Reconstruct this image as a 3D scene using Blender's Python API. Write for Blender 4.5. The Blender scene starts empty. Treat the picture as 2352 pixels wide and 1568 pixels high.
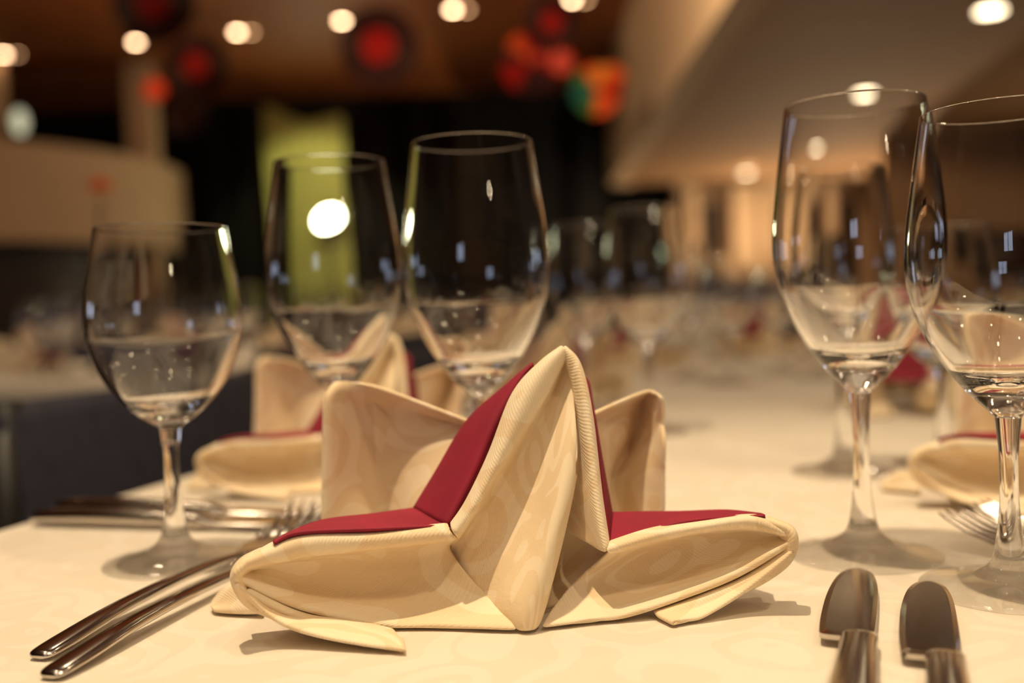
import bpy, bmesh, math, random
from mathutils import Vector, Matrix
random.seed(7)
S = bpy.context.scene
COL = S.collection
T = 0.75            # table top height
EYE = 0.13          # eye above the table
F = 2287.0
PITCH = math.atan(84 / F)
ROLL = math.radians(2.0)

# ------------------------------------------------------------------ camera
fw = Vector((0, math.cos(PITCH), -math.sin(PITCH)))
up0 = Vector((0, math.sin(PITCH), math.cos(PITCH)))
rt0 = Vector((1, 0, 0))
RT = math.cos(ROLL) * rt0 - math.sin(ROLL) * up0
UP = math.sin(ROLL) * rt0 + math.cos(ROLL) * up0
CAM = Vector((0, 0, T + EYE))
cd = bpy.data.cameras.new('camera')
cam = bpy.data.objects.new('camera', cd)
COL.objects.link(cam)
cd.sensor_width = 36
cd.lens = F / 2352 * 36
cd.clip_start = 0.02
cd.clip_end = 100
cd.dof.use_dof = True
cd.dof.focus_distance = 0.405
cd.dof.aperture_fstop = 3.5
cam.matrix_world = Matrix(((RT.x, UP.x, -fw.x, CAM.x), (RT.y, UP.y, -fw.y, CAM.y), (RT.z, UP.z, -fw.z, CAM.z), (0, 0, 0, 1)))
S.camera = cam

def P(u, v, d):
    """point seen at (u, v), d metres ahead"""
    r = fw + (u - 1176) / F * RT - (v - 784) / F * UP
    return CAM + r * (d / r.y)
def G(u, v, z=0.0):
    r = fw + (u - 1176) / F * RT - (v - 784) / F * UP
    return CAM + r * ((T + z - CAM.z) / r.z)

# ------------------------------------------------------------------ world, light, exposure
S.view_settings.view_transform = 'Standard'
S.view_settings.look = 'None'
S.view_settings.gamma = 1
S.view_settings.use_curve_mapping = False
S.view_settings.exposure = 0.42
w = bpy.data.worlds.new('world'); S.world = w; w.use_nodes = True
w.node_tree.nodes['Background'].inputs[0].default_value = (1.0, 0.72, 0.45, 1)
w.node_tree.nodes['Background'].inputs[1].default_value = 0.01
cy = S.cycles
cy.use_denoising = True
cy.use_adaptive_sampling = True
cy.adaptive_threshold = 0.02
cy.max_bounces = 12
cy.transmission_bounces = 12
cy.glossy_bounces = 6
cy.diffuse_bounces = 4
cy.transparent_max_bounces = 12
cy.sample_clamp_indirect = 25.0
cy.blur_glossy = 0.3

WARM = (1.0, 0.765, 0.485)
def spot(name, loc, target, power, size, angle, color=WARM, blend=0.5):
    l = bpy.data.lights.new(name, 'SPOT'); l.energy = power; l.color = color
    l.shadow_soft_size = size; l.spot_size = math.radians(angle); l.spot_blend = blend
    o = bpy.data.objects.new(name, l); COL.objects.link(o); o.location = loc
    o.rotation_euler = (Vector(target) - Vector(loc)).to_track_quat('-Z', 'Y').to_euler()
    return o
def area(name, loc, target, power, sx, sy, color=WARM):
    l = bpy.data.lights.new(name, 'AREA'); l.shape = 'RECTANGLE'; l.size = sx; l.size_y = sy
    l.energy = power; l.color = color
    o = bpy.data.objects.new(name, l); COL.objects.link(o); o.location = loc
    o.rotation_euler = (Vector(target) - Vector(loc)).to_track_quat('-Z', 'Y').to_euler()
    return o
spot('key_spot', (-.35, .25, T + 3.0), (0.0, 0.40, T), 240, 0.03, 34, WARM, 1.0)
spot('second_spot', (1.3, -0.6, T + 3.0), (0.1, 0.5, T), 60, 0.03, 44, WARM, 1.0)
area('ceiling_fill', (0.4, 1.5, 4.2), (0.3, 3, 0), 30, 5, 6)
spot('mezzanine_fill', (-0.8, 4.0, 3.0), (1.6, 11, 3.3), 680, 0.15, 70)  # unseen lamp added for the light gradient on the fascia
spot('soffit_fill', (5.2, 15.4, 0.25), (4.0, 14.4, 2.8), 380, .08, 140)  # unseen uplight added near the floor to brighten the soffit
spot('soffit_fill_near', (5.6, 9.4, 0.25), (4.6, 8.6, 2.8), 40, .08, 150)  # second added uplight, for the near end of the soffit
spot('right_tables_fill', (1.6, 3.0, 4.3), (1.9, 4.0, .75), 420, .05, 60, WARM, 1.0)  # unseen lamp added to brighten the tables on the right
spot('left_tables_fill', (-1.8, 3.4, 4.3), (-1.3, 4.4, .75), 300, .05, 70, WARM, 1.0)  # unseen lamp added to brighten the tables on the left
spot('rear_wall_fill', (3.6, 14.6, 2.72), (3.4, 17.2, 1.2), 42, .06, 120)  # added lamp under the soffit, lifts the far wall and columns
spot('parapet_spot', (-3.0, 8.0, 4.2), (-5.4, 13, 3.0), 75, 0.1, 70)
spot('timber_fill', (-3.0, 8.0, 0.3), (-2.4, 9.0, 4.5), 130, .08, 100, (1.0, .55, .25))  # orange uplight added at floor level to warm and brighten the timber ceiling

# ------------------------------------------------------------------ node helpers
def new_mat(name):
    m = bpy.data.materials.new(name); m.use_nodes = True
    nt = m.node_tree
    return m, nt, nt.nodes['Principled BSDF']
def N(nt, t, **kw):
    n = nt.nodes.new(t)
    for k, v in kw.items():
        if k.startswith('i_'): n.inputs[k[2:].replace('_', ' ')].default_value = v
        else: setattr(n, k, v)
    return n
def plain(name, col, rough=0.6, metal=0.0, noise=0.0, nscale=20.0):
    m, nt, b = new_mat(name)
    b.inputs['Base Color'].default_value = (*col, 1)
    b.inputs['Roughness'].default_value = rough
    b.inputs['Metallic'].default_value = metal
    if noise:
        tc = N(nt, 'ShaderNodeTexCoord'); nz = N(nt, 'ShaderNodeTexNoise', i_Scale=nscale, i_Detail=4.0)
        nt.links.new(tc.outputs['Object'], nz.inputs['Vector'])
        r = N(nt, 'ShaderNodeValToRGB')
        r.color_ramp.elements[0].color = (*[c * (1 - noise) for c in col], 1)
        r.color_ramp.elements[1].color = (*[min(1, c * (1 + noise)) for c in col], 1)
        r.color_ramp.elements[0].position = .3; r.color_ramp.elements[1].position = .7
        nt.links.new(nz.outputs['Fac'], r.inputs['Fac']); nt.links.new(r.outputs['Color'], b.inputs['Base Color'])
    return m
def emit(name, col, strength):
    m = bpy.data.materials.new(name); m.use_nodes = True
    nt = m.node_tree; nt.nodes.clear()
    o = nt.nodes.new('ShaderNodeOutputMaterial'); e = nt.nodes.new('ShaderNodeEmission')
    e.inputs[0].default_value = (*col, 1); e.inputs[1].default_value = strength
    nt.links.new(e.outputs[0], o.inputs[0])
    return m
def damask(name, ca, cb, rough_a, rough_b, pscale, weave, coord='UV', bump=0.25, sheen=0.2):
    """woven cloth: scrolling figure in a lighter satin tone plus a twill bump"""
    m, nt, b = new_mat(name); L = nt.links
    tc = N(nt, 'ShaderNodeTexCoord')
    vec = tc.outputs[coord]
    nz = N(nt, 'ShaderNodeTexNoise', i_Scale=pscale * .55, i_Detail=1.0)
    L.new(vec, nz.inputs['Vector'])
    mix = N(nt, 'ShaderNodeVectorMath', operation='MULTIPLY_ADD')
    L.new(nz.outputs['Color'], mix.inputs[0]); mix.inputs[1].default_value = (1.1 / pscale,) * 3; L.new(vec, mix.inputs[2])
    vo = N(nt, 'ShaderNodeTexVoronoi', feature='SMOOTH_F1', i_Scale=pscale * .5, i_Smoothness=0.35)
    L.new(mix.outputs[0], vo.inputs['Vector'])
    sn = N(nt, 'ShaderNodeMath', operation='SINE')
    ml = N(nt, 'ShaderNodeMath', operation='MULTIPLY'); ml.inputs[1].default_value = 24.0
    L.new(vo.outputs['Distance'], ml.inputs[0]); L.new(ml.outputs[0], sn.inputs[0])
    n2 = N(nt, 'ShaderNodeTexNoise', i_Scale=pscale * .8, i_Detail=0.0); L.new(vec, n2.inputs['Vector'])
    ad = N(nt, 'ShaderNodeMath', operation='MULTIPLY_ADD'); ad.inputs[1].default_value = 4.0; ad.inputs[2].default_value = -2.2
    L.new(n2.outputs['Fac'], ad.inputs[0])
    a2 = N(nt, 'ShaderNodeMath', operation='ADD'); L.new(sn.outputs[0], a2.inputs[0]); L.new(ad.outputs[0], a2.inputs[1])
    mr = N(nt, 'ShaderNodeMapRange'); mr.inputs['From Min'].default_value = -.06; mr.inputs['From Max'].default_value = .06
    L.new(a2.outputs[0], mr.inputs['Value'])
    mc = N(nt, 'ShaderNodeMix', data_type='RGBA')
    mc.inputs[6].default_value = (*ca, 1); mc.inputs[7].default_value = (*cb, 1)
    L.new(mr.outputs[0], mc.inputs[0]); L.new(mc.outputs[2], b.inputs['Base Color'])
    rr = N(nt, 'ShaderNodeMapRange'); rr.inputs['To Min'].default_value = rough_a; rr.inputs['To Max'].default_value = rough_b
    L.new(mr.outputs[0], rr.inputs['Value']); L.new(rr.outputs[0], b.inputs['Roughness'])
    wv = N(nt, 'ShaderNodeTexWave', wave_type='BANDS', bands_direction='DIAGONAL', i_Scale=weave, i_Distortion=0.6, i_Detail=1.0)
    wv.inputs['Detail Scale'].default_value = 2.0
    L.new(vec, wv.inputs['Vector'])
    n3 = N(nt, 'ShaderNodeTexNoise', i_Scale=weave * 1.6, i_Detail=2.0); L.new(vec, n3.inputs['Vector'])
    a3 = N(nt, 'ShaderNodeMath', operation='ADD'); L.new(wv.outputs['Fac'], a3.inputs[0]); L.new(n3.outputs['Fac'], a3.inputs[1])
    n4 = N(nt, 'ShaderNodeTexNoise', i_Scale=28.0 if coord == 'UV' else 9.0, i_Detail=3.0, i_Distortion=1.2); L.new(vec, n4.inputs['Vector'])
    a4 = N(nt, 'ShaderNodeMath', operation='MULTIPLY_ADD'); a4.inputs[1].default_value = 9.0; L.new(n4.outputs['Fac'], a4.inputs[0]); L.new(a3.outputs[0], a4.inputs[2]); a3 = a4
    bp = N(nt, 'ShaderNodeBump', i_Strength=bump, i_Distance=0.0004)
    L.new(a3.outputs[0], bp.inputs['Height']); L.new(bp.outputs[0], b.inputs['Normal'])
    b.inputs['Sheen Weight'].default_value = sheen; b.inputs['Sheen Roughness'].default_value = .4
    b.inputs['Specular IOR Level'].default_value = .25
    return m

M_CREAM = damask('cream damask', (.83, .665, .44), (.89, .755, .55), .88, .66, 48.0, 420.0)
M_CLOTH = damask('white damask tablecloth', (.72, .645, .535), (.755, .685, .585), .8, .72, 40.0, 420.0, 'Object', .12)
M_BURG = plain('burgundy cotton', (.27, .004, .028), .75, 0, .12, 60)
M_STEEL = plain('polished steel', (.56, .52, .48), .14, 1.0)
M_NAVY = plain('navy upholstery', (.022, .022, .042), .8, 0, .25, 60)
M_BLACK = plain('black frame', (.01, .009, .008), .45)
M_CEIL = plain('brown timber ceiling', (.34, .095, .02), .6, 0, .15, 3)
M_DARK = plain('black stage drape', (.005, .004, .0035), .95)
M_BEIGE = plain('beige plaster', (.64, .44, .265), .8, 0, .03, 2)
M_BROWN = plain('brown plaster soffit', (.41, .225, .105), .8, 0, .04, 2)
M_FLOOR = plain('dark carpet', (.05, .03, .022), .95, 0, .3, 8)
M_WOODD = plain('dark walnut', (.03, .014, .008), .5, 0, .2, 6)
M_GREEN = plain('pale green drape', (.50, .47, .15), .85, 0, .08, 4)
M_LAMP = emit('lamp glow', (1.0, .55, .26), 8)
M_LAMPW = emit('pale lamp glow', (.92, .86, .56), .6)
M_STAGE = emit('stage lamp glow', (1.0, 1.0, .62), 45)
M_GLINT = emit('bluish glint pane', (.68, .77, 1.0), 2.6)  # added glow, gives the glasses their bluish glints
M_RIM = plain('lamp trim metal', (.5, .4, .3), .4, .6)

def glass_mat():
    m = bpy.data.materials.new('clear glass'); m.use_nodes = True
    nt = m.node_tree; nt.nodes.clear()
    o = nt.nodes.new('ShaderNodeOutputMaterial'); g = nt.nodes.new('ShaderNodeBsdfGlass')
    g.inputs['Color'].default_value = (1, 1, 1, 1); g.inputs['Roughness'].default_value = 0; g.inputs['IOR'].default_value = 1.5
    nt.links.new(g.outputs[0], o.inputs[0])
    return m
M_GLASS = glass_mat()
def thin_glass():
    m = bpy.data.materials.new('thin clear glass'); m.use_nodes = True
    nt = m.node_tree; nt.nodes.clear(); L = nt.links
    o = nt.nodes.new('ShaderNodeOutputMaterial'); t = nt.nodes.new('ShaderNodeBsdfTransparent'); g = nt.nodes.new('ShaderNodeBsdfGlossy')
    lw = nt.nodes.new('ShaderNodeLayerWeight'); pw = nt.nodes.new('ShaderNodeMath'); pw.operation = 'POWER'; pw.inputs[1].default_value = 5
    f = nt.nodes.new('ShaderNodeMath'); f.operation = 'MULTIPLY_ADD'; f.inputs[1].default_value = .9; f.inputs[2].default_value = .05; lw.inputs['Blend'].default_value = .5
    L.new(lw.outputs['Facing'], pw.inputs[0]); L.new(pw.outputs[0], f.inputs[0]); mx = nt.nodes.new('ShaderNodeMixShader')
    t.inputs[0].default_value = (.97, .97, .965, 1); g.inputs['Roughness'].default_value = .0
    L.new(f.outputs[0], mx.inputs[0]); L.new(t.outputs[0], mx.inputs[1]); L.new(g.outputs[0], mx.inputs[2]); L.new(mx.outputs[0], o.inputs[0])
    return m
M_THIN = thin_glass()

# ------------------------------------------------------------------ object helpers
def tag(o, label=None, cat=None, group=None, kind=None):
    if label: o['label'] = label
    if cat: o['category'] = cat
    if group: o['group'] = group
    if kind: o['kind'] = kind
    return o
def empty(name, loc=(0, 0, 0), rz=0.0):
    o = bpy.data.objects.new(name, None); COL.objects.link(o); o.location = loc; o.rotation_euler = (0, 0, rz)
    o.empty_display_size = .02
    return o
def obj(name, bm, mat, parent=None, smooth=True, loc=None):
    me = bpy.data.meshes.new(name); bm.normal_update(); bm.to_mesh(me); bm.free()
    me.materials.append(mat)
    if smooth:
        for p in me.polygons: p.use_smooth = True
    o = bpy.data.objects.new(name, me); COL.objects.link(o)
    if parent: o.parent = parent
    if loc is not None: o.location = loc
    return o
def struct(name, bm, mat, smooth=False):
    return tag(obj(name, bm, mat, None, smooth), kind='structure')
def children(o): return [c for c in bpy.data.objects if c.parent == o]
_kids = {}
def copy_tree(o, loc, rz=0.0, scale=None, label=None, cat=None, group=None):
    if o.name not in _kids: _kids[o.name] = [(c, children(c)) for c in children(o)]
    r = o.copy(); COL.objects.link(r); r.location = loc; r.rotation_euler = (0, 0, rz)
    if scale: r.scale = (scale,) * 3
    for k, v in (('label', label), ('category', cat), ('group', group)):
        if v: r[k] = v
    if not group and 'group' in r: del r['group']
    for c, gs in _kids[o.name]:
        d = c.copy(); COL.objects.link(d); d.parent = r
        for g in gs:
            e = g.copy(); COL.objects.link(e); e.parent = d
    return r
def bx(bm, c, s, rot=None, bev=0.0):
    r = bmesh.ops.create_cube(bm, size=1)
    vs = r['verts']
    M = Matrix.Translation(c) @ (rot.to_4x4() if rot else Matrix()) @ Matrix.Diagonal((*s, 1))
    bmesh.ops.transform(bm, matrix=M, verts=vs)
    if bev:
        es = {e for v in vs for e in v.link_edges}
        bmesh.ops.bevel(bm, geom=list(es), offset=bev, segments=3, profile=.5, affect='EDGES')
def lathe(bm, prof, n=64, c=(0, 0), closed_ends=False):
    rings = []
    for r, z in prof:
        if r < 1e-6: rings.append([bm.verts.new((c[0], c[1], z))])
        else: rings.append([bm.verts.new((c[0] + r * math.cos(2 * math.pi * k / n), c[1] + r * math.sin(2 * math.pi * k / n), z)) for k in range(n)])
    for a, b in zip(rings, rings[1:]):
        for k in range(n):
            k2 = (k + 1) % n
            if len(a) == 1 and len(b) == 1: continue
            if len(a) == 1: bm.faces.new((a[0], b[k2], b[k]))
            elif len(b) == 1: bm.faces.new((a[k], a[k2], b[0]))
            else: bm.faces.new((a[k], a[k2], b[k2], b[k]))
def tube(bm, pts, rad, n=10):
    pts = [Vector(p) for p in pts]; rings = []
    for i, p in enumerate(pts):
        t = (pts[min(i + 1, len(pts) - 1)] - pts[max(i - 1, 0)]).normalized()
        a = t.cross(Vector((0, 0, 1)))
        if a.length < 1e-3: a = t.cross(Vector((0, 1, 0)))
        a.normalize(); b = t.cross(a)
        r = rad[i] if isinstance(rad, (list, tuple)) else rad
        rings.append([bm.verts.new(p + r * (math.cos(2 * math.pi * k / n) * a + math.sin(2 * math.pi * k / n) * b)) for k in range(n)])
    for A, B in zip(rings, rings[1:]):
        for k in range(n): bm.faces.new((A[k], A[(k + 1) % n], B[(k + 1) % n], B[k]))
    bm.faces.new(rings[0][::-1]); bm.faces.new(rings[-1])
def crom(a, b, c, d, t):
    return .5 * ((2 * b) + (-a + c) * t + (2 * a - 5 * b + 4 * c - d) * t * t + (-a + 3 * b - 3 * c + d) * t ** 3)
def spline(pts, n):
    out = []
    m = len(pts)
    for i in range(m - 1):
        a = pts[max(i - 1, 0)]; b = pts[i]; c = pts[i + 1]; d = pts[min(i + 2, m - 1)]
        for k in range(n): out.append(crom(a, b, c, d, k / n))
    out.append(pts[-1]); return out

# ------------------------------------------------------------------ wine glasses
def smooth_prof(pts, n=6):
    return [(max(p.x, 0), p.y) for p in spline([Vector((a, b, 0)) for a, b in pts], n)]
def make_glass(H, kind):
    """stemmed glass: foot, stem and bowl share their rings so the glass is one clear body"""
    root = empty('wine_glass')
    if kind == 'tall':
        outer = [(.0053, .0800), (.0082, .0835), (.0135, .0885), (.0200, .0965), (.0280, .1085), (.0345, .1220), (.0385, .1360), (.0402, .1500), (.0396, .1660), (.0372, .1860), (.0345, .2060), (.0328, .2185)]
        zb = .0955
    else:
        outer = [(.0055, .0710), (.0080, .0735), (.0140, .0775), (.0225, .0855), (.0310, .0970), (.0370, .1105), (.0396, .1240), (.0396, .1360), (.0380, .1480), (.0355, .1630), (.0333, .1760)]
        zb = .0835
    foot = [(0, .0022), (.012, .0013), (.028, .0007), (.0355, .0003), (.0368, .0009), (.0366, .0017), (.0330, .0026), (.0240, .0044), (.0150, .0072)]
    stem = [(.0150, .0072), (.0095, .0110), (.0070, .0155), (.0060, .0200), (.0047, .030), (.0039, .042), (.0037, .052), (.0040, .064), (.0046, outer[0][1] - .008), outer[0]]
    f = smooth_prof(foot, 3); s = smooth_prof(stem, 5); ob = smooth_prof(outer, 5)
    # inner wall from the rim down
    inner = []
    for i, (r, z) in enumerate(ob):
        if z > zb + .004:
            k = min(1, (z - zb) / .035)
            inner.append((r - (.0009 * k + .0036 * (1 - k)), z))
    top = ob[-1]
    rim = [(top[0] - .0001, top[1] + .0005), (top[0] - .0005, top[1] + .0008), (top[0] - .0010, top[1] + .0005)]
    inner = inner[::-1]
    lastr, lastz = inner[-1]
    bottom = [(lastr * .80, lastz - .0022), (lastr * .55, lastz - .0038), (lastr * .28, lastz - .0046), (0, lastz - .0048)]
    bowl = ob + rim + inner + bottom
    for nm, pr in (('foot', f), ('stem', s), ('bowl', bowl)):
        bm = bmesh.new(); lathe(bm, pr, 72); obj(nm, bm, M_THIN if nm == 'foot' else M_GLASS, root)
    return root

# ------------------------------------------------------------------ cutlery (lies along +Y, head at +Y, base at z=0)
def loft(bm, secs, n=16):
    """secs: (y, z, halfwidth, halfthick, xoff)"""
    rings = []
    for y, z, hw, ht, xo in secs:
        ring = []
        for k in range(n):
            a = 2 * math.pi * k / n; c, s = math.cos(a), math.sin(a)
            e = .75
            ring.append(bm.verts.new((xo + hw * math.copysign(abs(c) ** e, c), y, z + ht * math.copysign(abs(s) ** e, s))))
        rings.append(ring)
    for A, B in zip(rings, rings[1:]):
        for k in range(n): bm.faces.new((A[k], B[k], B[(k + 1) % n], A[(k + 1) % n]))
    bm.faces.new(rings[0]); bm.faces.new(rings[-1][::-1])
def make_fork():
    root = empty('table_fork')
    bm = bmesh.new()
    pts = [(-.118, .0016, .0030, .0008), (-.115, .0022, .0056, .0014), (-.100, .0034, .0062, .0018), (-.07, .0058, .0052, .0020), (-.035, .0066, .0040, .0021),
           (0, .0058, .0031, .0020), (.02, .0048, .0028, .0017), (.03, .0042, .0030, .0013)]
    secs = [(p.x, p.y, p.z, w_.x, 0) for p, w_ in zip(spline([Vector((a, b, c)) for a, b, c, d in pts], 5), spline([Vector((d, 0, 0)) for a, b, c, d in pts], 5))]
    loft(bm, secs); obj('handle', bm, M_STEEL, root)
    bm = bmesh.new()
    pts = [(.028, .0043, .0032, .0014), (.040, .0036, .0085, .0012), (.050, .0034, .0118, .0010), (.062, .0036, .0120, .0010), (.068, .0042, .0118, .0009)]
    secs = [(p.x, p.y, p.z, w_.x, 0) for p, w_ in zip(spline([Vector((a, b, c)) for a, b, c, d in pts], 4), spline([Vector((d, 0, 0)) for a, b, c, d in pts], 4))]
    loft(bm, secs); obj('fork_head', bm, M_STEEL, root)
    for k in range(4):
        bm = bmesh.new(); x = -.0102 + k * .0068
        pts = [(.066, .0042), (.080, .0058), (.095, .0100), (.106, .0150), (.110, .0170)]
        rr = [.0019, .0018, .0016, .0012, .0005]
        loft(bm, [(y, z, r, r * .7, x) for (y, z), r in zip(pts, rr)], 8)
        obj('tine', bm, M_STEEL, root)
    return root
def make_knife():
    root = empty('table_knife')
    bm = bmesh.new()   # blade, flat, cutting edge on -x
    out = [(.0045, 0), (.0050, .010), (.0052, .040), (.0045, .070), (.0020, .088), (-.003, .0955), (-.0085, .0925), (-.0125, .080), (-.0148, .055), (-.0152, .025), (-.0146, .006), (-.0135, .0005), (-.008, -.0005), (0, -.0005)]
    out = [(p.x, p.y) for p in spline([Vector((a, b, 0)) for a, b in out], 4)]
    top = []; bot = []
    cx = -.004
    for x, y in out:
        top.append(bm.verts.new((x, y, .0046))); bot.append(bm.verts.new((x, y, .0028)))
    it = [bm.verts.new((cx + (x - cx) * .8, .045 + (y - .045) * .93, .0052)) for x, y in out]
    n = len(out)
    for k in range(n):
        j = (k + 1) % n
        bm.faces.new((bot[k], bot[j], top[j], top[k])); bm.faces.new((top[k], top[j], it[j], it[k]))
    bm.faces.new(it); bm.faces.new(bot[::-1])
    bmesh.ops.recalc_face_normals(bm, faces=bm.faces)
    obj('blade', bm, M_STEEL, root, smooth=False)
    bm = bmesh.new()
    pts = [(.004, .0042, .0060, .0018), (-.004, .0050, .0066, .0036), (-.012, .0052, .0064, .0042), (-.04, .0058, .0072, .0048), (-.08, .0062, .0086, .0052), (-.115, .0056, .0094, .0046), (-.126, .0050, .0080, .0036), (-.128, .0046, .0050, .0018)]
    secs = [(p.x, p.y, p.z, w_.x, 0) for p, w_ in zip(spline([Vector((a, b, c)) for a, b, c, d in pts], 5), spline([Vector((d, 0, 0)) for a, b, c, d in pts], 5))]
    loft(bm, secs); obj('handle', bm, M_STEEL, root)
    return root

# ------------------------------------------------------------------ folded napkin
NAP0 = Vector((0.012, 0.44, T))
def clampz(p, zmin=.0022):
    if p.z < T + zmin: p = Vector((p.x, p.y, T + zmin))
    return p
def sheet(bm, uvl, rows, nu=5, nv=6, zmin=.0022):
    g = [[clampz(P(*q) if len(q) == 3 else Vector(q[:3]), zmin) - NAP0 for q in r] for r in rows]
    g = [spline(r, nv) for r in g]
    colsn = len(g[0]); cols = [spline([g[i][j] for i in range(len(g))], nu) for j in range(colsn)]
    R = len(cols[0])
    for j in range(colsn):
        for i in range(R):
            if cols[j][i].z < zmin: cols[j][i].z = zmin
    vs = [[bm.verts.new(cols[j][i]) for j in range(colsn)] for i in range(R)]
    # arclength uv
    U = [0.0]; mid = R // 2
    for j in range(1, colsn): U.append(U[-1] + (cols[j][mid] - cols[j - 1][mid]).length)
    W = [0.0]; mc = colsn // 2
    for i in range(1, R): W.append(W[-1] + (cols[mc][i] - cols[mc][i - 1]).length)
    off = random.random() * 3
    for i in range(R - 1):
        for j in range(colsn - 1):
            f = bm.faces.new((vs[i][j], vs[i + 1][j], vs[i + 1][j + 1], vs[i][j + 1]))
            for l, (a, b) in zip(f.loops, ((i, j), (i + 1, j), (i + 1, j + 1), (i, j + 1))):
                l[uvl].uv = (U[b] + off, W[a] + off * .7)
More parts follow.
